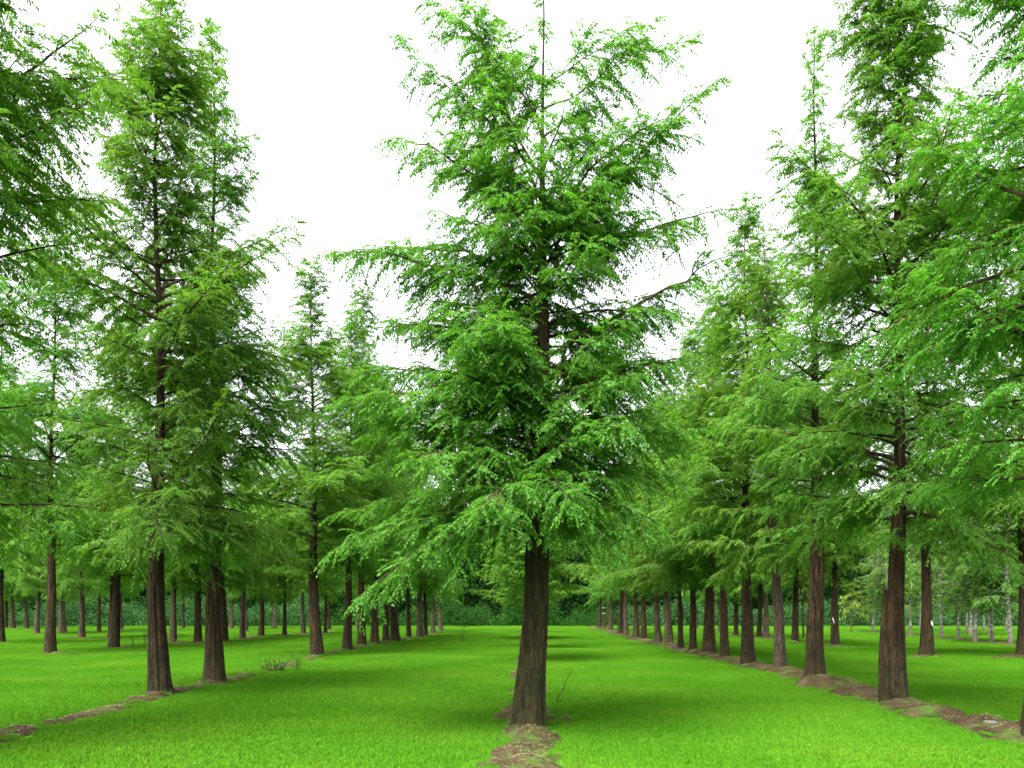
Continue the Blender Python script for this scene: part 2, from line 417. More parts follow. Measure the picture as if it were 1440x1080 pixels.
# ------------------------------------------------------------------ a dawn redwood
def build_redwood(name, seed, H, hb, R, r0, n_limb, path=None, limbs=(), detail=1.0, leaf=M_LEAF, bark=M_BARK,
                  split_limbs=0, top_bare=0.0, prof_pow=0.8, extra=None, sides=40, lean=0.1, radius=None,
                  fill=None, gap_seed=None, clear=None, sub=.125, vertical_reach=1.0, bottom=0.55):
    rng = np.random.default_rng(seed)
    root = bpy.data.objects.new(name, None); root.empty_display_size = 0.5
    C.objects.link(root)
    if path is None:
        hh = np.linspace(0, H, 9)
        a = rng.uniform(0, 6.28)
        off = np.stack([np.cos(a)*lean*hh/H+0.05*np.sin(hh*0.9+seed), np.sin(a)*lean*hh/H+0.05*np.cos(hh*0.8+seed)], 1)
        off -= off[0]
    else:
        hh, off = path
    if radius is None:
        def radius(h):
            t = h/H
            return r0*(np.interp(t, [0, .06, .13, .25, .37, .5, .75, 1], [.92, .86, .78, .64, .42, .29, .13, .015])+.30*np.exp(-h/.5))+.003
    v, f = trunk_geo(hh, off, radius, seed, sides=sides, rings=110 if sides > 24 else 60, H=H, extra=extra)
    tg = Geo(); tg.add(v, f, 0, True)
    crown = Geo()

    def axis(h):
        return np.array([np.interp(h, hh, off[:, 0]), np.interp(h, hh, off[:, 1]), h])

    curves = []
    for lb in limbs:                                             # limbs read off the photograph
        h0, dx, dy, h1, bow = lb[:5]
        p0 = axis(h0)
        p1 = axis(h0)*np.array([1, 1, 0])+np.array([dx, dy, h1])
        c = limb_to(p0, p1, rng, bow)
        curves.append((c, h0, lb[5] if len(lb) > 5 else 1.0))
    ga = rng.uniform(0, 6.28)
    for i in range(n_limb):
        u = (i+rng.uniform(0, 1))/n_limb
        t = u**0.92
        h0 = hb+((fill or H*0.985)-hb)*t; t = (h0-hb)/(H-hb)
        prof = min(1.0, bottom+2.2*t)*max(0.0, 1-t)**prof_pow
        if gap_seed is not None:
            prof *= 0.75+0.35*math.sin(t*17+gap_seed)
        ln = (R*prof+0.28)*rng.uniform(0.55, 1.18)
        az = ga+i*2.39996+rng.normal(0, 0.35)
        if clear and clear(h0, az):
            continue
        e0 = rad(rng.normal(8+42*t, 9)); e1 = e0+rad(rng.normal(-14 if t < .35 else 10, 12))
        curves.append((limb_curve(axis(h0), az, e0, e1, ln, rng), h0, 1.0))
    TP, TD, TL = [], [], []
    lens = []
    for c, h0, dens in curves:
        ln = np.linalg.norm(np.diff(c, axis=0), axis=1).sum(); lens.append(ln)
        reach = min(1.05, 0.26+0.32*ln)*vertical_reach
        P, D, Ln = twigs_on_limb(c, rng, 0.075/(detail*dens), reach, start=0.10 if ln < 1.2 else 0.16)
        TP.append(P); TD.append(D); TL.append(Ln)
    # short tufts right on the leader
    kk = int((H-hb-0.3)*(5 if fill is None else 3)*detail)
    hs = rng.uniform(hb+0.2, H*(1-top_bare), kk)
    az = rng.uniform(0, 6.28, kk)
    TP.append(np.stack([axis(h) for h in hs])); TD.append(norm(np.stack([np.cos(az), np.sin(az), rng.uniform(-.1, .7, kk)], 1)))
    TL.append(rng.uniform(0.15, 0.42, kk))
    P = np.concatenate(TP); D = np.concatenate(TD); Ln = np.concatenate(TL)
    P2, D2, L2 = second_twigs(P, D, Ln, rng, sub/detail)
    foliage_on_twigs(crown, P, D, Ln, rng, 0, 0.104/detail**0.7, 0.029/detail**0.7, 0.034/detail**0.7, wood_mi=1, wood_min=0.34)
    if len(P2):
        foliage_on_twigs(crown, P2, D2, L2, rng, 0, 0.098/detail**0.7, 0.028/detail**0.7, 0.034/detail**0.7)
    print(name, seed, 'leaf faces', sum(len(x) for x in crown.n))
    order = np.argsort(-np.array(lens))
    own = set(order[:split_limbs].tolist())
    trunk_limbs = []
    for i, (c, h0, _) in enumerate(curves):
        ln = lens[i]
        rb = min(float(radius(np.array(h0)))*0.62, 0.008+0.0105*ln)
        rr = rb*(1-np.linspace(0, 1, len(c))**0.9*0.86)
        rr[0] *= 1.35
        if i in own:
            g = Geo(); tube(g, c, rr, 8); trunk_limbs.append(g)
        else:
            tube(tg, c, rr, 5 if ln > 0.8 else 4)
    tr = link(bpy.data.objects.new('trunk', tg.mesh('trunk', [bark])), root)
    for g in trunk_limbs:
        link(bpy.data.objects.new('limb', g.mesh('limb', [M_TWIG])), tr)
    link(bpy.data.objects.new('crown', crown.mesh('crown', [leaf, M_TWIG])), root)
    return root


def tag(o, label, cat, group=None, kind=None):
    if kind != 'structure':
        o['label'] = label; o['category'] = cat
    if group:
        o['group'] = group
    if kind:
        o['kind'] = kind


def kids(o):
    return [c for c in C.objects if c.parent == o]


def copy_tree(src, name=None):
    r = src.copy(); C.objects.link(r)
    for ch in src.children:
        c = ch.copy(); C.objects.link(c); c.parent = r
        for g in ch.children:
            d = g.copy(); C.objects.link(d); d.parent = c
    return r


def put(o, px, py, rot=0.0, sxy=1.0, sz=1.0):
    x, y = at(px, py)
    o.location = (x, y, float(ground_z(x, y))-0.02)
    o.rotation_euler = (0, 0, rot); o.scale = (sxy, sxy, sz)
    return x, y


TREES = []          # (x, y) of every foot, for soil and grass
ROWS = 'dawn redwoods planted in straight rows'

# ------------------------------------------------------------------ the near trees, each built for itself
# the big tree in the middle of the lawn: trunk line and limbs measured off the photograph (metres)
hero_path = (np.array([0, 0.6, 1.6, 2.4, 3.7, 5.3, 6.1, 8.1, 9.9, 10.9]),
             np.array([[0, 0], [.03, 0], [.10, 0], [.12, .02], [.19, .03], [.21, .02], [.20, 0], [.19, 0], [.215, 0], [.20, 0]]))


def hero_radius(h):
    return np.interp(h, [0, .3, .6, 1.0, 1.6, 2.4, 3.6, 4.5, 5.3, 6.1, 7.2, 8.1, 9.0, 10.9],
                     [.245, .222, .205, .178, .160, .150, .128, .104, .084, .064, .043, .026, .017, .005])


hero_limbs = [
    (2.97, -2.75, -.6, 2.45, .10), (2.75, -2.25, -1.2, 1.85, .14), (3.1, -2.8, .3, 3.1, .07), (3.55, -2.6, -.3, 4.5, .02),
    (3.75, -1.1, -.5, 5.5, .04), (4.0, -2.6, .8, 4.3, .06), (4.9, -2.0, -.3, 5.6, .06), (5.9, -2.85, -.2, 6.55, .07, 1.2),
    (6.3, -2.3, .4, 6.9, .06), (6.9, -2.1, 0, 8.2, .09), (6.5, -1.5, -.6, 6.9, .06), (7.7, -1.95, .3, 9.75, .03, .8),
    (7.6, -1.1, -.3, 9.9, .02, 1.1), (7.4, -1.2, .4, 8.3, .04), (8.2, -.6, .4, 10.1, .0, .9), (8.4, -1.5, -.2, 10.0, .05, .8),
    (3.3, 1.5, -.9, 2.75, .13, 1.2), (3.0, 1.0, -1.1, 2.4, .12), (3.7, 1.9, .2, 3.5, .09), (3.9, 2.3, .4, 4.3, .05),
    (4.6, 1.8, -.4, 5.0, .06), (4.4, 1.2, -1.2, 4.6, .10, 1.2), (5.2, 2.7, .2, 6.7, .02, .7), (5.6, 1.9, .3, 5.9, .06),
    (6.3, 2.5, .2, 7.3, .06, .7), (6.6, 1.35, -.4, 7.0, .10), (6.8, 2.35, 0, 8.95, -.04, 1.0), (7.3, 1.0, -.3, 8.2, .05),
    (8.6, 2.1, .2, 9.7, .06, .8), (8.2, 1.0, .2, 8.8, .09), (8.9, 1.5, -.2, 9.7, .05, .7), (7.1, 1.7, -.3, 8.3, .08),
    (3.2, -.8, -2.0, 2.8, .12, 1.2), (3.3, .3, -1.9, 2.9, .14, 1.2), (4.2, .4, 2.1, 4.4, .05), (4.8, -1.1, -1.6, 5.0, .09, 1.2),
    (5.9, .75, -1.3, 6.2, .11, 1.2), (5.5, -.8, 1.7, 6.0, .05), (6.4, -.6, -1.3, 6.8, .09), (3.5, -1.3, 1.8, 3.5, .07),
    (3.4, 1.0, 1.8, 3.2, .07), (7.0, .4, 1.2, 7.5, .05), (7.7, .3, -.9, 8.2, .06), (4.3, -1.4, -1.2, 4.6, .09, 1.2),
    (3.6, -1.7, -1.4, 3.5, .10), (5.2, -1.3, -.9, 5.5, .08), (5.0, 1.2, .9, 5.3, .05), (4.0, 1.0, -1.5, 3.9, .10, 1.2), (4.6, -2.5, .1, 5.0, .07, 1.2), (5.2, -2.2, .3, 5.7, .07, 1.2),
    (4.3, -2.5, -.5, 4.5, .08, 1.2), (4.9, 2.1, .2, 5.2, .07, 1.1), (4.2, 2.0, -.3, 4.1, .09, 1.1), (3.6, -2.4, .6, 3.8, .08)]
hero = build_redwood('dawn_redwood', 11, 10.9, 2.9, 1.75, .24, 78, fill=7.4, clear=lambda h, a: 4.8 < h < 6.3 and math.sin(a) < -.72, path=hero_path, limbs=hero_limbs, detail=1.25, bark=M_BARK_MOSS,
                     split_limbs=30, sides=96, radius=hero_radius, top_bare=0.06, prof_pow=0.6)
TREES.append(put(hero, 743, 1023))
tag(hero, 'large dawn redwood with mossy trunk standing alone in the middle of the lawn', 'conifer tree', ROWS)


def twin(hh, aa, rr):            # two stems grown together: a deep furrow that faces the camera
    d = np.abs((aa-5.15+math.pi) % (2*math.pi)-math.pi)
    return rr*(1-0.15*np.exp(-(d/0.13)**2)*np.clip((5.5-hh)/3.5, 0, 1))


near = [
    # px, py, seed, H, hb, R, r0, limbs, options, label
    (225, 980, 21, 13.2, 2.9, 3.4, .185, 160, dict(sub=.19, extra=twin, gap_seed=1.0, prof_pow=.65, detail=1.05, clear=lambda h, a: 4.0 < h < 8.5 and math.sin(a) < -.86, split_limbs=26, lean=.05),
     'tall dawn redwood with grooved trunk, nearest full trunk on the left soil strip'),
    (302, 963, 22, 14.7, 2.9, 3.3, .19, 135, dict(sub=.17, limbs=[(5.0, 2.3, 0, 5.1, .07, 1.2), (5.8, 2.2, .3, 6.0, .07, 1.2), (6.6, 2.0, -.2, 6.9, .06, 1.2), (5.4, 1.9, -.6, 5.5, .08, 1.2), (7.4, 1.7, .2, 7.9, .05)], prof_pow=1.15, gap_seed=2.2, split_limbs=20, lean=.22),
     'tall slim dawn redwood with bare pointed tip just behind the grooved trunk'),
    (1260, 990, 23, 13.4, 3.0, 3.5, .17, 150, dict(sub=.19, detail=1.05, prof_pow=.6, clear=lambda h, a: 4.2 < h < 6.5 and math.sin(a) < -.85, gap_seed=0.3, split_limbs=26, lean=.12),
     'tall dark barked dawn redwood with a sawn side stub on the right soil strip'),
    (1145, 958, 24, 15.0, 3.1, 3.4, .205, 125, dict(sub=.16, gap_seed=3.1, split_limbs=20, lean=.05, prof_pow=1.6),
     'brown dawn redwood with thin spire top beside the rounded soil mound'),
    (-95, 1060, 25, 12.6, 2.7, 3.2, .22, 115, dict(sub=.16, detail=1.05, clear=lambda h, a: 3.2 < h < 5.4 and math.cos(a) > .8,
         limbs=[(7.1, 1.75, .1, 8.4, -.05, .8), (6.4, 1.9, -.1, 7.4, .02, .9), (5.3, 1.6, .3, 5.9, .05), (4.6, 1.3, .2, 4.9, .06), (3.6, 1.5, -.2, 3.9, .07)], gap_seed=0.5, split_limbs=16),
     'dawn redwood cut off by the left picture edge with boughs reaching across the sky'),
    (1466, 1046, 26, 12.6, 3.2, 2.8, .21, 96, dict(sub=.16, detail=1.15, gap_seed=2.5, split_limbs=16),
     'dawn redwood at the right picture edge, only a sliver of trunk showing'),
]
nears = []
for k, (px, py, seed, H, hb, R, r0, nl, opt, lab) in enumerate(near):
    opt = dict(opt); opt.setdefault('detail', 0.95)
    t = build_redwood('dawn_redwood', seed, H, hb, R, r0, nl, sides=80, leaf=M_LEAF_NEAR if k < 4 else M_LEAF, **opt)
    TREES.append(put(t, px, py))
    tag(t, lab, 'conifer tree', ROWS)
    nears.append(t)
# the stub of a second stem against the foot of the right-hand tree
g = Geo(); zz = np.linspace(-.1, 2.02, 40)
pts = np.stack([-.125+0*zz-.02*np.sin(zz*2), .06+0*zz, zz], 1)
ang = np.arange(20)*2*math.pi/20
tube(g, np.concatenate([pts, [[-.12, .06, 2.03]]]), np.concatenate([np.linspace(.14, .085, 40), [.004]])*1.0, 20)
vv = g.v[0]; q = np.stack([vv[:, 0]*9, vv[:, 1]*9, vv[:, 2]*.6], 1)
vv[:, :2] += 0.014*vnoise(q, 5, 3, 1.0)[:, None]
st = link(bpy.data.objects.new('stub', g.mesh('stub', [M_BARK])), nears[2])
st['label'] = 'cut off side stem beside the trunk'

# ------------------------------------------------------------------ the trees further down the rows: eight originals, then copies
variants = []
specs = [(31, 12.6, 2.9, 3.0, .205, 120, .84, M_LEAF), (32, 13.2, 2.7, 2.8, .215, 126, .84, M_LEAF_FAR), (33, 12.0, 3.0, 3.1, .20, 116, .84, M_LEAF_FAR),
         (34, 13.6, 2.8, 2.9, .21, 126, .84, M_LEAF), (35, 12.4, 2.6, 3.2, .21, 120, .84, M_LEAF_FAR), (36, 13.0, 3.1, 2.7, .195, 120, .84, M_LEAF_FAR),
         (37, 12.8, 3.1, 2.9, .195, 116, .84, M_LEAF_FAR)]
used = [False]*len(specs)
for (seed, H, hb, R, r0, nl, dt, lf) in specs:
    variants.append(build_redwood('dawn_redwood', seed, H, hb, R, r0, nl, detail=dt, leaf=lf, sides=24, gap_seed=seed*.7, lean=.18,
                                  bark=M_BARK_PALE if seed in (36, 37) else M_BARK, bottom=.7, prof_pow=.66))
ORD = ['first', 'second', 'third', 'fourth', 'fifth', 'sixth', 'seventh', 'eighth', 'ninth', 'tenth', 'eleventh', 'twelfth',
       'thirteenth', 'fourteenth', 'fifteenth', 'sixteenth']
rows = {
    'left': [(445, 922, 1, 1.0), (487, 915, 0, .95), (509, 910, 3, 1.0), (527, 906, 4, 1.0), (542, 903, 0, 1.0), (556, 902, 2, 1.1),
             (575, 898, 1, .95), (590, 896, 5, .9), (598.5, 894.5, 3, .85), (609, 891, 6, .85), (620, 888, 5, .85)],
    'right': [(1097, 946, 6, .86), (1052, 937, 1, 1.0), (1019, 927, 2, .88), (996, 921, 4, 1.0), (974, 918, 3, .85), (957, 915, 0, .85),
              (941, 909, 6, .88), (926, 908, 5, .85), (905, 901, 1, .95), (895, 899, 5, .92), (881, 896, 6, .82), (873, 893, 2, .95),
              (859, 888.5, 5, .85), (850, 886.5, 6, .8), (842.5, 885.5, 5, .82)],
    'middle': [(746, 930, 2, .86), (744, 911, 0, .9), (742, 899, 4, .9), (739, 890, 2, .9)],
    'far_right': [(1304, 922, 0, 1.12), (1440, 925, 3, 1.0), (1175, 910, 1, .95), (1118, 904, 3, .95), (1077, 898, 6, .95), (1067, 897, 0, .9),
                  (1035, 895, 3, .85), (1013, 891, 6, .8), (979, 886.5, 5, .8)],
    'far_left': [(69, 920, 0, 1.05), (160, 912, 4, 1.0), (243, 905, 5, .9), (278, 904, 1, .95), (316, 902, 3, .85), (341, 899, 6, .9),
                 (367, 896, 4, .95), (400, 895, 1, .85), (427, 892, 5, .9), (457, 891, 0, .8), (463, 887, 1, .9)],
    'back_left': [(0, 905, 3, 1.0), (115, 897, 6, .95), (155, 898, 0, .9), (51, 892, 5, .95), (90, 891, 6, .95), (139, 889, 1, .95),
                  (170, 886.5, 5, .9), (38, 884, 5, .9), (19, 884.5, 2, .9), (85, 889, 6, .85), (346, 890, 5, .85), (325, 885, 6, .9),
                  (258, 884, 1, .9), (386, 884, 6, .9), (8, 883.5, 4, .9), (503, 884, 6, .9)],
}
special = {
    ('left', 0): 'dawn redwood with bare lower boughs beyond the two leafy weeds on left strip',
    ('right', 0): 'slender pale grey barked dawn redwood on the right soil strip',
    ('right', 1): 'dark flared dawn redwood next after the pale grey trunk on the right strip',
    ('far_right', 0): 'dark stout dawn redwood with a white tag, in front of the white birches',
    ('far_right', 1): 'dawn redwood at the right picture edge on the lawn before the birches',
    ('far_right', 2): 'dawn redwood with a white tag beside the yellow leaved young tree',
    ('far_left', 0): 'dark broad footed dawn redwood on a soil mound, nearest in the far left row',
    ('far_left', 1): 'dawn redwood on a pale soil mound, left of the grooved trunk',
    ('back_left', 0): 'dawn redwood at the left picture edge out on the left lawn',
    ('right', 13): 'thin dawn redwood with white bands round its trunk at the far right row end',
}
texts = {
    'left': '{} trunk from the near end of the close set row lining the left alley',
    'right': '{} trunk from the near end of the row lining the right alley',
    'middle': '{} dawn redwood hidden behind the big lone tree in the middle row',
    'far_right': '{} tree from the near end in the row between right alley and birches',
    'far_left': '{} tree from the near end in the second row out to the left',
    'back_left': '{} tree counted along the scattered back rows on the far left lawn',
}
WIDE = {('left', 0): (1.35, 1.35, 1.0), ('left', 1): (1.25, 1.25, 1.04), ('left', 2): (1.2, 1.2, 1.08), ('far_left', 0): (1.3, 1.3, 1.2), ('far_left', 1): (1.3, 1.3, 1.15),
        ('right', 1): (1.3, 1.3, .93), ('right', 2): (1.3, 1.3, 1.0), ('far_right', 0): (1.3, 1.3, 1.1), ('far_right', 1): (1.35, 1.35, 1.15), ('far_right', 2): (1.2, 1.2, 1.1), ('back_left', 0): (1.3, 1.3, 1.25), ('far_left', 3): (1.25, 1.25, 1.15),
        ('far_left', 4): (1.25, 1.25, 1.2)}
prng = random.Random(5)
for row, items in rows.items():
    n_txt = 0
    for i, (px, py, vi, sc) in enumerate(items):
        if used[vi]:
            t = copy_tree(variants[vi])
        else:
            t = variants[vi]; used[vi] = True
        z_s = sc*prng.uniform(.94, 1.06)
        z_s *= {'middle': .74, 'left': 1.06, 'right': 1.08}.get(row, 1.05)
        TREES.append(put(t, px, py, prng.uniform(0, 6.28), sc*prng.uniform(.9, 1.1), z_s))
        if (row, i) in WIDE:
            t.scale = tuple(a*b for a, b in zip(t.scale, WIDE[(row, i)]))
            for ch in t.children:                                # a broad crown on a stem of the usual girth
                if ch.name.startswith('trunk'):
                    ch.scale = (.95/WIDE[(row, i)][0], .95/WIDE[(row, i)][1], 1)
        t.rotation_euler[0] = rad(prng.uniform(-1.1, 1.1)); t.rotation_euler[1] = rad(prng.uniform(-1.3, 1.3))
        lab = special.get((row, i)) or texts[row].format(ORD[i])
        tag(t, lab, 'conifer tree', ROWS)
for vi, u in enumerate(used):
    assert u, vi

# ------------------------------------------------------------------ birches, young trees


def build_broadleaf(name, seed, H, hb, R, r0, n_limb, leaf, bark, leaf_len=.085, dens=1.0, up=(15, 60)):
    rng = np.random.default_rng(seed)
    root = bpy.data.objects.new(name, None); root.empty_display_size = .5; C.objects.link(root)
    hh = np.linspace(-.1, H, 30)
    tg = Geo(); crown = Geo()
    off = np.stack([.06*np.sin(hh*.8+seed), .05*np.cos(hh*.7+seed*2)], 1); off -= off[0]
    tube(tg, np.stack([off[:, 0], off[:, 1], hh], 1), r0*(1-np.clip(hh, 0, H)/H*.92)+r0*.45*np.exp(-np.maximum(hh, 0)/.25), 14)
    TP, TD, TL = [], [], []
    for i in range(n_limb):
        t = (i+rng.uniform())/n_limb
        h0 = hb+(H*.97-hb)*t
        ln = (R*math.sin(min(1, .25+t*1.0)*math.pi*.93)+.3)*rng.uniform(.6, 1.15)
        e = rad(rng.uniform(*up))
        c = limb_curve(np.array([np.interp(h0, hh, off[:, 0]), np.interp(h0, hh, off[:, 1]), h0]), i*2.4+rng.normal(0, .3), e, e-rad(55), ln, rng)
        tube(tg, c, np.linspace(.006+.010*ln, .003, len(c)), 5)
        P, D, Ln = twigs_on_limb(c, rng, .13/dens, .28+.22*ln, start=.15)
        D[:, 2] -= .25
        TP.append(P); TD.append(norm(D)); TL.append(Ln)
    P = np.concatenate(TP); D = np.concatenate(TD); Ln = np.concatenate(TL)
    foliage_on_twigs(crown, P, D, Ln, rng, 0, leaf_len, leaf_len*.7, .075/dens, wood_mi=1, wood_min=.35)
    link(bpy.data.objects.new('trunk', tg.mesh('trunk', [bark])), root)
    link(bpy.data.objects.new('crown', crown.mesh('crown', [leaf, M_TWIG])), root)
    return root


birch = [build_broadleaf('birch_tree', 51, 9.0, 1.7, 1.7, .10, 90, M_BIRCH_LEAF, M_BIRCH, .12, dens=1.1),
         build_broadleaf('birch_tree', 52, 8.4, 1.8, 1.8, .095, 90, M_BIRCH_LEAF, M_BIRCH, .12, dens=1.1)]
b_items = [(1228, 889, 'white birch at the left end of the birch row, beside the yellow young tree'),
           (1246, 891, 'white birch half hidden by the dark trunk with the sawn stub'),
           (1281, 893, 'slim white birch between the two dark redwood trunks at the right'),
           (1324, 897, 'brightest white birch, just right of the stout redwood with the tag'),
           (1347, 899.5, 'leaning white birch with dark foot, second right of the tagged redwood'),
           (1371, 903, 'darkly blotched birch, third right of the tagged redwood'),
           (1395, 903, 'thick speckled birch, last but one before the right picture edge'),
           (1421, 905, 'speckled birch nearest the right picture edge in its row')]
bb = [(1294, 887, 'dim birch in shade seen just left of the stout tagged redwood'),
      (1360, 890, 'dim birch in shade standing behind the blotched birch row, left of a pair'),
      (1364.5, 893, 'dim birch in shade standing behind the blotched birch row, right of a pair'),
      (1384, 888, 'thin shaded birch deep between the third and fourth white birches'),
      (1391, 893, 'dark shaded birch close behind the thick speckled birch'),
      (1415, 887, 'thin shaded birch deep behind the last birch of the row')]
bu = [False, False]
for i, (px, py, lab) in enumerate(b_items+bb):
    k = i % 2
    t = birch[k] if not bu[k] else copy_tree(birch[k]); bu[k] = True
    s = prng.uniform(.9, 1.08)
    TREES.append(put(t, px, py, prng.uniform(0, 6.28), s*(1 if i < 8 else .95), s))
    if i == 4 or i == 0:
        t.rotation_euler[1] = rad(3 if i == 4 else -3)
    tag(t, lab, 'birch tree', 'birches planted along the right lawn')
yt = build_broadleaf('young_tree', 61, 3.9, 1.3, 1.15, .05, 34, M_YELLOW_LEAF, M_BARK_PALE, leaf_len=.12, dens=.8, up=(0, 45))
TREES.append(put(yt, 1197, 889, .4)); tag(yt, 'young tree with yellow green leaves in front of the shrubs at the right', 'young tree')
yt = build_broadleaf('young_tree', 62, 4.6, 2.0, .9, .055, 30, M_YELLOW_LEAF, M_BARK, leaf_len=.10, dens=.8, up=(10, 50))
TREES.append(put(yt, 1130, 898, 1.0)); tag(yt, 'thin dark stemmed sapling between two redwood trunks right of the pale one', 'young tree')

# ------------------------------------------------------------------ soil along the rows


def line_fit(items):
    p = np.array([at(x, y) for x, y in items])
    b, a = np.polyfit(p[:, 1], p[:, 0], 1)
    return a, b


def sn(s, seed):
    return vnoise(np.stack([s, s*0+seed], 1), seed, 3, .55)


STRIPS = []


def soil_strip(items, y0, y1, half, cover, seed, height=.11, bias=0.0):
    a, b = line_fit(items)
    feet = np.array([at(x, y) for x, y in items])
    ys = np.arange(y0, y1, .09); u = np.linspace(-1, 1, 15)
    # the strip's centre line follows the feet
    order = np.argsort(feet[:, 1]); xc = np.interp(ys, feet[order, 1], feet[order, 0])
    lo, hi = feet[order[0], 1], feet[order[-1], 1]
    xc = np.where(ys < lo, feet[order[0], 0]+b*(ys-lo), np.where(ys > hi, feet[order[-1], 0]+b*(ys-hi), xc))
    k = np.ones(21)/21; xc = np.convolve(np.pad(xc, 10, mode='edge'), k, mode='valid')+bias
    wl = half*(1+.35*sn(ys*.6, seed)+.2*sn(ys*2.3, seed+3)); wr = half*(1+.35*sn(ys*.6, seed+1)+.2*sn(ys*2.3, seed+4))
    nearf = np.exp(-np.min(np.abs(ys[:, None]-feet[None, :, 1]), axis=1)**2/1.6)
    pat = np.clip(cover+nearf*.75+.7*sn(ys*.9, seed+2), 0, 1)
    U, Y = np.meshgrid(u, ys)
    W = np.where(U < 0, wl[:, None], wr[:, None])*(.55+.45*pat[:, None])
    X = xc[:, None]+U*W
    dome = np.clip(1-U**2, 0, 1)**.8
    nz = vnoise(np.stack([X.ravel(), Y.ravel()], 1), seed+9, 5, .9).reshape(X.shape)
    Z = ground_z(X, Y)-.035+dome*(height*(.15+.85*pat[:, None])*(1+.5*nz)+.035*pat[:, None])
    n, m = X.shape
    i = np.arange(n-1)[:, None]*m+np.arange(m-1)[None]
    f = np.stack([i, i+1, i+m+1, i+m], -1).reshape(-1, 4)
    me = mesh_from('soil_strip', np.stack([X, Y, Z], -1).reshape(-1, 3), f.ravel(), np.full(len(f), 4), [M_SOIL], smooth=True)
    o = link(bpy.data.objects.new('soil_strip', me)); o['kind'] = 'structure'
    STRIPS.append((ys, xc, wl*(.55+.45*pat), wr*(.55+.45*pat), pat))


foot = lambda r: [(a, b) for a, b, *_ in rows[r]]
soil_strip([(743, 1023)]+foot('middle'), 6.2, 79, .46, .62, 3, .13, -.04)
soil_strip([(-95, 1060), (225, 980), (302, 963)]+foot('left'), 6.8, 66, .33, .66, 14, .08, .03)
soil_strip([(1466, 1046), (1260, 990), (1145, 958)]+foot('right'), 7.4, 78, .52, .85, 25, .14, .02)


def soil_mound(x, y, r, hgt, seed):
    rng = np.random.default_rng(seed)
    nr, na = 9, 28
    rr = np.linspace(0, 1, nr)[:, None]; aa = np.arange(na)[None]*2*math.pi/na
    rad_ = r*(1+.28*np.sin(aa*2+seed)+.15*np.sin(aa*3+seed*2)+.08*np.sin(aa*7+seed))
    X = x+rr*rad_*np.cos(aa)*1.35; Y = y+rr*rad_*np.sin(aa)
    nz = vnoise(np.stack([X.ravel(), Y.ravel()], 1), seed, 3, 1.2).reshape(X.shape)
    Z = ground_z(X, Y)-.03+(1-rr**2)*hgt*(1+.4*nz)+.02*(1-rr)
    i = np.arange(nr-1)[:, None]*na; k = np.arange(na)[None]; k2 = (k+1) % na
    f = np.stack([i+k, i+na+k, i+na+k2, i+k2], -1).reshape(-1, 4)
    me = mesh_from('soil_mound', np.stack([X, Y, Z], -1).reshape(-1, 3), f.ravel(), np.full(len(f), 4), [M_SOIL], smooth=True)
    o = link(bpy.data.objects.new('soil_mound', me)); o['kind'] = 'structure'


MOUNDS = []
for r in ('far_right', 'far_left', 'back_left'):
    for i, (px, py, *_) in enumerate(rows[r]):
        x, y = at(px, py); s = prng.uniform(.55, .95)
        MOUNDS.append((x, y, s)); soil_mound(x+prng.uniform(-.2, .3), y-.05, s, .11, i+7)
x, y = at(1166, 966); MOUNDS.append((x, y, .6)); soil_mound(x, y, .55, .24, 4)
x, y = at(785, 1008); MOUNDS.append((x, y, .25)); soil_mound(x, y, .28, .12, 9)
x, y = at(1330, 900); MOUNDS.append((x, y, .5))


def soil_at(x, y):
    """0..1 how bare the ground is"""
    out = np.zeros(len(x))
    for ys, xc, wl, wr, pat in STRIPS:
        c = np.interp(y, ys, xc); w = np.where(x < c, np.interp(y, ys, wl), np.interp(y, ys, wr)); p = np.interp(y, ys, pat)
        d = np.abs(x-c)/w
        inside = (y > ys[0]) & (y < ys[-1]) & (d < .86)
        out = np.maximum(out, np.where(inside, np.clip(p*1.25*(1.1-d**3), 0, 1), 0))
    for mx, my, s in MOUNDS:
        d = np.hypot((x-mx)/1.35, y-my)/s
        out = np.maximum(out, np.clip(1.25-d, 0, 1)*(d < .95))
    return out


# the strip of rough soil under the birches
a, b = line_fit([(p, q) for p, q, _ in b_items])
ys = np.arange(30, 64, .25); u = np.linspace(-1, 1, 9); U, Y = np.meshgrid(u, ys)
X = a+b*Y+U*.75*(1+.4*sn(ys, 41)[:, None]); Z = ground_z(X, Y)-.03+(1-U**2)*(.10+.06*vnoise(np.stack([X.ravel(), Y.ravel()], 1), 8, 3, .8).reshape(X.shape))
n, m_ = X.shape; i = np.arange(n-1)[:, None]*m_+np.arange(m_-1)[None]; f = np.stack([i, i+1, i+m_+1, i+m_], -1).reshape(-1, 4)
o = link(bpy.data.objects.new('soil_strip', mesh_from('soil_strip', np.stack([X, Y, Z], -1).reshape(-1, 3), f.ravel(), np.full(len(f), 4), [M_SOIL], smooth=True)))
o['kind'] = 'structure'

# ------------------------------------------------------------------ ground
xs = np.concatenate([np.linspace(-400, -60, 18), np.linspace(-58, 58, 233), np.linspace(60, 400, 18)])
ysg = np.concatenate([np.linspace(-60, -1, 12), np.linspace(0, 100, 201), np.linspace(104, 500, 24)])
X, Y = np.meshgrid(xs, ysg)
Z = ground_z(X, Y)
n, m_ = X.shape; i = np.arange(n-1)[:, None]*m_+np.arange(m_-1)[None]
f = np.stack([i, i+1, i+m_+1, i+m_], -1).reshape(-1, 4)
o = link(bpy.data.objects.new('ground', mesh_from('ground', np.stack([X, Y, Z], -1).reshape(-1, 3), f.ravel(), np.full(len(f), 4), [M_GROUND], smooth=True)))
o['kind'] = 'structure'

# ------------------------------------------------------------------ grass: real blades in small tufts, instanced over the lawn


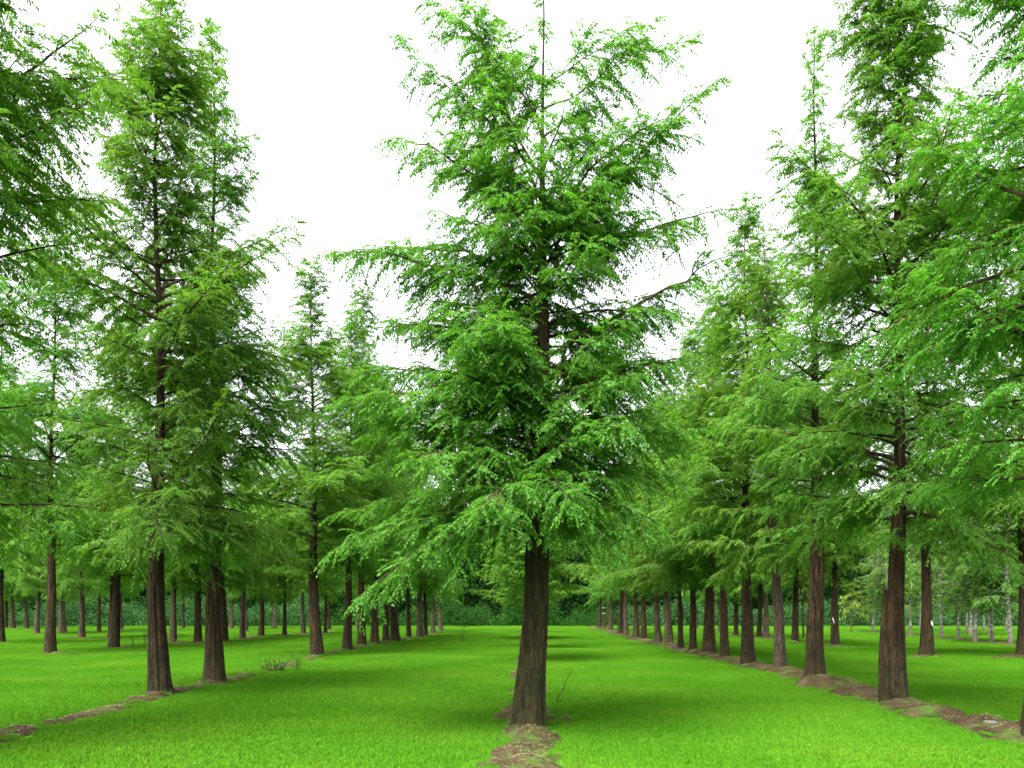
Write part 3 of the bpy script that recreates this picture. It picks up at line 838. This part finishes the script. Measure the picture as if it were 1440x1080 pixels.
def grass_tile(size, n, hmin, hmax, w, seed):
    rng = np.random.default_rng(seed)
    p = np.stack([rng.uniform(-size/2, size/2, n), rng.uniform(-size/2, size/2, n), np.full(n, -.01)], 1)
    a = rng.uniform(0, 6.28, n); h = rng.uniform(hmin, hmax, n)*(1+.25*np.sin(p[:, 0]*19+seed)*np.cos(p[:, 1]*17))
    d = np.stack([np.cos(a), np.sin(a), 0*a], 1); ln = rng.uniform(.1, .75, n)*h
    la = rng.uniform(0, 6.28, n); le = np.stack([np.cos(la), np.sin(la), 0*la], 1)
    w_ = w*rng.uniform(.6, 1.3, n)
    b0 = p-d*w_[:, None]/2; b1 = p+d*w_[:, None]/2
    mid = p+le*(ln*.3)[:, None]+np.array([0, 0, 1.0])*(h*.6)[:, None]
    m0 = mid-d*w_[:, None]*.4; m1 = mid+d*w_[:, None]*.4
    tip = p+le*ln[:, None]+np.array([0, 0, 1.0])*h[:, None]
    v = np.stack([b0, b1, m1, m0, tip], 1).reshape(-1, 3)
    i = np.arange(n)*5
    g = Geo(); g.v.append(v); g.c = len(v)
    g.f.append(np.stack([i, i+1, i+2, i+3], 1).ravel()); g.n.append(np.full(n, 4)); g.m.append(np.zeros(n)); g.sm.append(np.zeros(n, bool))
    g.f.append(np.stack([i+3, i+2, i+4], 1).ravel()); g.n.append(np.full(n, 3)); g.m.append(np.zeros(n)); g.sm.append(np.zeros(n, bool))
    return bpy.data.objects.new('grass_tuft', g.mesh('grass_tuft', [M_GRASS]))


tufts = bpy.data.collections.new('grass_tufts')
for k in range(4):
    tufts.objects.link(grass_tile(.44, 760, .022, .060, .0068, 70+k))


def scatter_grass(name, y0, y1, step, seed, scale, side=.72, extra=2.0):
    rng = np.random.default_rng(seed)
    pts = []
    for y in np.arange(y0, y1, step):
        half = side*y+extra
        x = np.arange(-half, half, step)
        pts.append(np.stack([x, x*0+y], 1))
    p = np.concatenate(pts); p += rng.uniform(-.3, .3, p.shape)*step
    s = soil_at(p[:, 0], p[:, 1])
    keep = rng.uniform(size=len(p)) > s*.66
    p = p[keep]; s = s[keep]
    z = ground_z(p[:, 0], p[:, 1])+s*.06
    me = bpy.data.meshes.new(name); me.vertices.add(len(p))
    me.vertices.foreach_set('co', np.stack([p[:, 0], p[:, 1], z], 1).astype(np.float32).ravel())
    rot = me.attributes.new('rot', 'FLOAT_VECTOR', 'POINT')
    r = np.zeros((len(p), 3), np.float32); r[:, 2] = rng.uniform(0, 6.28, len(p)); rot.data.foreach_set('vector', r.ravel())
    sc = me.attributes.new('scl', 'FLOAT_VECTOR', 'POINT')
    q = np.ones((len(p), 3), np.float32)*scale; low = vnoise(p, 99, 3, .12)
    q[:, 2] = scale*.0+np.clip(.85+.14*low+rng.uniform(-.07, .07, len(p)), .5, 1.4)*(1-.35*s)*max(1, scale*.75)
    q[:, :2] *= (1-.45*s)[:, None]
    sc.data.foreach_set('vector', q.ravel())
    return link(bpy.data.objects.new(name, me))


ng = bpy.data.node_groups.new('scatter_tufts', 'GeometryNodeTree')
ng.interface.new_socket('Geometry', in_out='INPUT', socket_type='NodeSocketGeometry')
ng.interface.new_socket('Geometry', in_out='OUTPUT', socket_type='NodeSocketGeometry')
gi = ng.nodes.new('NodeGroupInput'); go = ng.nodes.new('NodeGroupOutput')
ci = ng.nodes.new('GeometryNodeCollectionInfo'); ci.inputs['Collection'].default_value = tufts
ci.inputs['Separate Children'].default_value = True; ci.inputs['Reset Children'].default_value = True
iop = ng.nodes.new('GeometryNodeInstanceOnPoints'); iop.inputs['Pick Instance'].default_value = True
na_ = ng.nodes.new('GeometryNodeInputNamedAttribute'); na_.data_type = 'FLOAT_VECTOR'; na_.inputs['Name'].default_value = 'rot'
nb_ = ng.nodes.new('GeometryNodeInputNamedAttribute'); nb_.data_type = 'FLOAT_VECTOR'; nb_.inputs['Name'].default_value = 'scl'
m2p = ng.nodes.new('GeometryNodeMeshToPoints')
rv = ng.nodes.new('FunctionNodeRandomValue'); rv.data_type = 'INT'
for s in rv.inputs:
    if s.name == 'Max' and s.type == 'INT':
        s.default_value = 3
ro = [s for s in rv.outputs if s.type == 'INT'][0]
L(ng, gi.outputs[0], m2p.inputs['Mesh']); L(ng, m2p.outputs[0], iop.inputs['Points']); L(ng, ci.outputs[0], iop.inputs['Instance'])
L(ng, ro, iop.inputs['Instance Index']); L(ng, na_.outputs[0], iop.inputs['Rotation']); L(ng, nb_.outputs[0], iop.inputs['Scale'])
L(ng, iop.outputs[0], go.inputs[0])
o = scatter_grass('grass', 6.4, 34, .30, 3, 1.0)
md = o.modifiers.new('scatter', 'NODES'); md.node_group = ng
tag(o, 'short bright green grass of the lawn in front and between the near trees', 'grass', kind='stuff')
o = scatter_grass('grass', 34, 84, .62, 4, 1.7, side=.7)
md = o.modifiers.new('scatter', 'NODES'); md.node_group = ng
tag(o, 'bright green grass further back between the rows as far as the shrubs', 'grass', kind='stuff')

# dry leaves and straw lying on the soil
rng = np.random.default_rng(8)
P = []
for ys, xc, wl, wr, pat in STRIPS:
    yy = 6.5+(48-6.5)*rng.uniform(size=8000)**1.6; c = np.interp(yy, ys, xc); w = np.interp(yy, ys, wl)
    xx = c+rng.normal(0, .5, len(yy))*w; k = np.interp(yy, ys, pat) > rng.uniform(.2, 1, len(yy))
    P.append(np.stack([xx[k], yy[k]], 1))
P = np.concatenate(P)
dg = bpy.context.evaluated_depsgraph_get()
strip_objs = [ob for ob in C.objects if ob.name.startswith('soil_strip')]
zz = np.empty(len(P))
for i, (x, y) in enumerate(P):
    z = float(ground_z(x, y))
    for so in strip_objs[:3]:
        ok, loc, *_ = so.ray_cast(Vector((x, y, 3)), Vector((0, 0, -1)))
        if ok:
            z = max(z, loc.z)
    zz[i] = z+.008
g = Geo(); nP = len(P)
a = rng.uniform(0, 6.28, nP)
add_leaflets(g, np.stack([P[:, 0], P[:, 1], zz], 1), np.stack([np.cos(a), np.sin(a), rng.uniform(-.1, .3, nP)], 1), norm(np.array([0, 0, 1.0])+rng.normal(0, .25, (nP, 3))),
             rng.uniform(.02, .07, nP), rng.uniform(.004, .014, nP), 0, rng)
o = link(bpy.data.objects.new('leaf_litter', g.mesh('leaf_litter', [M_STRAW])))
tag(o, 'dry leaves and straw scattered over the bare soil strips', 'leaf litter', kind='stuff')

# ------------------------------------------------------------------ shrubs and woodland closing the far end


def leaf_mass(name, x0, x1, depth, top, n_clump, per, size, m, seed, label, cat, fl=1.0, back=False):
    rng = np.random.default_rng(seed)
    cx = rng.uniform(x0, x1, n_clump)
    t = rng.uniform(0, 1, n_clump); cz = t**.9*top(cx); cy = rng.uniform(*depth, n_clump)+1.2*t*fl
    r = rng.uniform(.5, 1.15, n_clump)*size*4.2
    d = norm(rng.normal(size=(n_clump*per, 3))); d[:, 2] *= .75
    idx = np.repeat(np.arange(n_clump), per)
    p = np.stack([cx, cy, cz], 1)[idx]+d*(r[idx]*rng.uniform(.45, 1, len(idx))**.5)[:, None]
    p[:, 2] = np.abs(p[:, 2])
    ld = norm(d*.5+rng.normal(0, .6, d.shape)+np.array([0, 0, -.25])); up = norm(d*.8+np.array([0, 0, .7])+rng.normal(0, .4, d.shape))
    g = Geo(); add_leaflets(g, p, ld, up, size*rng.uniform(.6, 1.3, len(p)), size*.55*rng.uniform(.7, 1.2, len(p)), 0, rng)
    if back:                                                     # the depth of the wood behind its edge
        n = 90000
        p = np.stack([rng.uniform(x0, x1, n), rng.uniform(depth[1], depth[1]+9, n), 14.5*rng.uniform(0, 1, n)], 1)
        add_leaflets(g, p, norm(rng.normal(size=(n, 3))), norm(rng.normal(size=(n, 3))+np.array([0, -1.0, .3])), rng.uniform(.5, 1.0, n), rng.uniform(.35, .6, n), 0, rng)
    o = link(bpy.data.objects.new(name, g.mesh(name, [m])))
    tag(o, label, cat, kind='stuff')


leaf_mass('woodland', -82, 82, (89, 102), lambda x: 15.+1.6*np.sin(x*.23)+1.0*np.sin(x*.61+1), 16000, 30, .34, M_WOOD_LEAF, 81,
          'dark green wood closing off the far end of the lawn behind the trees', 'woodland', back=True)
leaf_mass('undergrowth', -82, -21, (83.5, 89), lambda x: 2.5+.8*np.sin(x*.5)+.6*np.sin(x*1.3), 2600, 34, .2, M_UNDER_LEAF, 82,
          'pale tall weeds and brambles in front of the wood at the far left', 'undergrowth')
leaf_mass('undergrowth', -21, 12, (83, 89), lambda x: 2.2+1.0*np.sin(x*.7)+.9*np.sin(x*1.7+1), 900, 34, .19, M_BRAMBLE, 83,
          'dark bramble thicket closing the far end of the grass alleys', 'undergrowth')
leaf_mass('undergrowth', 12, 82, (83.5, 89), lambda x: 2.2+.5*np.sin(x*.4)+.3*np.sin(x*1.1), 2600, 34, .2, M_UNDER_LEAF, 84,
          'low green scrub in front of the wood behind the birches', 'undergrowth')

# ------------------------------------------------------------------ small plants and bits


def weed(name, px, py, n_stem, h, spread, leaf_len, seed, label, m=M_WEED, lean=(0, 0), dens=2.6, cat='weed'):
    rng = np.random.default_rng(seed)
    x, y = at(px, py)
    root = bpy.data.objects.new(name, None); root.empty_display_size = .2; C.objects.link(root)
    root.location = (x, y, float(ground_z(x, y)))
    sg = Geo(); lg = Geo()
    for i in range(n_stem):
        a = rng.uniform(0, 6.28); r = spread*math.sqrt(rng.uniform())
        p0 = np.array([math.cos(a)*r*.5, math.sin(a)*r*.5, -.02]); hh = h*rng.uniform(.6, 1.1)
        p1 = np.array([math.cos(a)*r+lean[0]*hh, math.sin(a)*r+lean[1]*hh, hh])
        c = limb_to(p0, p1, rng, .03, 8, .06)
        tube(sg, c, np.linspace(.006, .0025, 8)*(1 if h < .6 else 1.5), 5)
        k = max(5, int(hh/.045*dens)); s = rng.uniform(.2, 1, k)
        P = np.stack([np.interp(s, np.linspace(0, 1, 8), c[:, j]) for j in range(3)], 1)
        aa = rng.uniform(0, 6.28, k)
        d = np.stack([np.cos(aa), np.sin(aa), rng.uniform(-.1, .7, k)], 1)
        add_leaflets(lg, P, d, norm(np.array([0, 0, 1.0])+rng.normal(0, .3, (k, 3))), leaf_len*rng.uniform(.5, 1.2, k)*(1.2-.6*s), leaf_len*.4*rng.uniform(.7, 1.2, k), 0, rng, .25)
    link(bpy.data.objects.new('stem', sg.mesh('stem', [M_TWIG])), root)
    link(bpy.data.objects.new('foliage', lg.mesh('foliage', [m])), root)
    tag(root, label, cat)
    return root


weed('weed', 384, 943, 26, .40, .52, .10, 1, 'bushy grey green weed on the left soil strip, the wider of two')
weed('weed', 416, 941, 8, .42, .16, .08, 2, 'narrow upright weed on the left soil strip right of the bushy one')
weed('seedling', 783, 985, 1, .62, .02, .055, 3, 'single leaning stem with small dark leaves right of the big trunk', lean=(.42, 0), dens=1.6, m=M_WOOD_LEAF, cat='seedling')
weed('weed', 650, 903, 4, .75, .25, .10, 4, 'sparse dark stalks standing in the grass of the left alley', dens=.8, m=M_WOOD_LEAF)
weed('weed', 203, 909, 3, .85, .12, .09, 5, 'sparse dark stalks in the grass left of the grooved trunk', dens=.8, m=M_WOOD_LEAF)
weed('weed', 188, 909, 3, .6, .12, .09, 15, 'short dark stalks in the grass near the pale soil mound', dens=.8, m=M_WOOD_LEAF)
weed('weed', 636, 991, 2, .20, .03, .03, 6, 'tiny dry stalk in the lawn left of the big trunk', dens=.6)
weed('weed', 233, 983, 5, .16, .10, .06, 7, 'small sprout at the foot of the grooved trunk')
weed('weed', 1158, 957, 4, .16, .08, .06, 8, 'small sprout at the foot of the brown trunk by the rounded mound')
weed('weed', 1018, 930, 8, .22, .35, .08, 9, 'low green weed in front of a flared trunk on the right strip')


def small(name, px, py, label, cat, build, m, dz=0.0):
    x, y = at(px, py)
    g = Geo(); build(g, x, y)
    o = link(bpy.data.objects.new(name, g.mesh(name, [m]))); o.location = (x, y, float(ground_z(x, y))+dz)
    tag(o, label, cat)
    return o


def blob(r, sq, seed):
    def f(g, x, y):
        th, ph = np.meshgrid(np.linspace(0.02, math.pi-.02, 10), np.arange(14)*2*math.pi/14, indexing='ij')
        v = np.stack([np.sin(th)*np.cos(ph)*1.4, np.sin(th)*np.sin(ph), np.cos(th)*sq], -1).reshape(-1, 3)*r
        v *= 1+.16*vnoise(v/r, seed, 2, .5)[:, None]
        i = np.arange(9)[:, None]*14; k = np.arange(14)[None]; k2 = (k+1) % 14
        g.add(v, np.stack([i+k, i+14+k, i+14+k2, i+k2], -1).reshape(-1, 4), 0, False)
    return f


small('stone', 1392, 1027, 'pale stone lying on the right soil strip near the picture edge', 'stone', blob(.065, .5, 3), M_STONE, .10)


def stake(g, x, y):
    tube(g, [[0, 0, -.1], [0, 0, .95], [0.005, 0, 1.0]], [.04, .038, .015], 8)


small('wooden_stake', 1239.5, 889.5, 'short pale wooden stake left of the half hidden birch', 'stake', stake, M_STAKE)


def tag_on(px, py, tx, ty, r, wide, high, tilt, label, group=None):
    """a thin plastic label fixed to the side of a trunk that faces the camera"""
    x, y = at(tx, ty)
    z = CAM_H+(HOR-py)/F*y; X = (px-CX)/F*y
    aa = np.linspace(-wide, wide, 9)
    g = Geo()
    ring = lambda rr, zz: np.stack([np.sin(aa)*rr, -np.cos(aa)*rr, aa*0+zz+aa*tilt], 1)
    v = np.concatenate([ring(r, 0), ring(r, high), ring(r+.006, 0), ring(r+.006, high)])
    f = []
    for i in range(8):
        f += [[18+i, 19+i, 28+i, 27+i], [i, 9+i, 10+i, i+1], [i, i+1, 19+i, 18+i], [9+i, 27+i, 28+i, 10+i]]
    f += [[0, 18, 27, 9], [8, 17, 35, 26]]
    g.add(v, f)
    o = link(bpy.data.objects.new('tree_tag', g.mesh('tree_tag', [M_WHITE]))); o.location = (X, y, z)
    tag(o, label, 'tag', group)


tag_on(849.5, 855, 850, 886.5, .20, .9, .06, 0, 'upper white band tied round a thin trunk at the far right row end', 'white bands round a trunk')
tag_on(849.5, 863, 850, 886.5, .21, .9, .05, 0, 'lower white band tied round a thin trunk at the far right row end', 'white bands round a trunk')
tag_on(1305, 879, 1304, 922, .275, .12, .12, -.5, 'small white tag hanging on the stout redwood before the birches')
tag_on(1169.5, 874, 1175, 910, .19, .18, .12, -.6, 'small white tag hanging on the redwood beside the yellow young tree')

# ------------------------------------------------------------------ light, sky, camera
SUN_EL, SUN_AZ = rad(58), rad(215)          # high soft sun behind the camera's left shoulder
w = bpy.data.worlds.new('World'); scene.world = w; w.use_nodes = True
nt = w.node_tree; nt.nodes.clear()
wo = nt.nodes.new('ShaderNodeOutputWorld'); bg = nt.nodes.new('ShaderNodeBackground')
sky = nt.nodes.new('ShaderNodeTexSky'); sky.sky_type = 'NISHITA'; sky.sun_disc = False
sky.sun_elevation = SUN_EL; sky.sun_rotation = SUN_AZ; sky.air_density = 1.0; sky.dust_density = 6.0; sky.ozone_density = 1.0
hs = nt.nodes.new('ShaderNodeHueSaturation'); hs.inputs['Saturation'].default_value = 0.12     # thin white overcast
L(nt, sky.outputs[0], hs.inputs['Color']); L(nt, hs.outputs[0], bg.inputs['Color']); bg.inputs['Strength'].default_value = 0.15
L(nt, bg.outputs[0], wo.inputs[0])
sl = bpy.data.lights.new('sun', 'SUN'); sl.energy = 0.8; sl.angle = rad(45); sl.color = (1, .96, .88)
so = bpy.data.objects.new('sun', sl); C.objects.link(so)
sd = Vector((math.sin(SUN_AZ)*math.cos(SUN_EL), math.cos(SUN_AZ)*math.cos(SUN_EL), math.sin(SUN_EL)))
so.rotation_euler = (-sd).to_track_quat('-Z', 'Y').to_euler(); so.location = (0, 0, 40)

cam = bpy.data.cameras.new('camera'); co = bpy.data.objects.new('camera', cam); C.objects.link(co)
cam.sensor_width = 36; cam.lens = 36*F/1440; cam.shift_y = (HOR-540)/1440
cam.clip_end = 2000; cam.clip_start = .05
co.location = (0, 0, CAM_H); co.rotation_euler = (rad(90), 0, 0)
scene.camera = co

scene.view_settings.view_transform = 'Standard'; scene.view_settings.look = 'None'
scene.view_settings.exposure = 2.35; scene.view_settings.gamma = 1
scene.render.engine = 'CYCLES'
cy = scene.cycles
cy.max_bounces = 8; cy.diffuse_bounces = 6; cy.transmission_bounces = 5; cy.glossy_bounces = 2; cy.transparent_max_bounces = 4
cy.filter_width = 1.6
cy.use_adaptive_sampling = False
cy.use_denoising = True
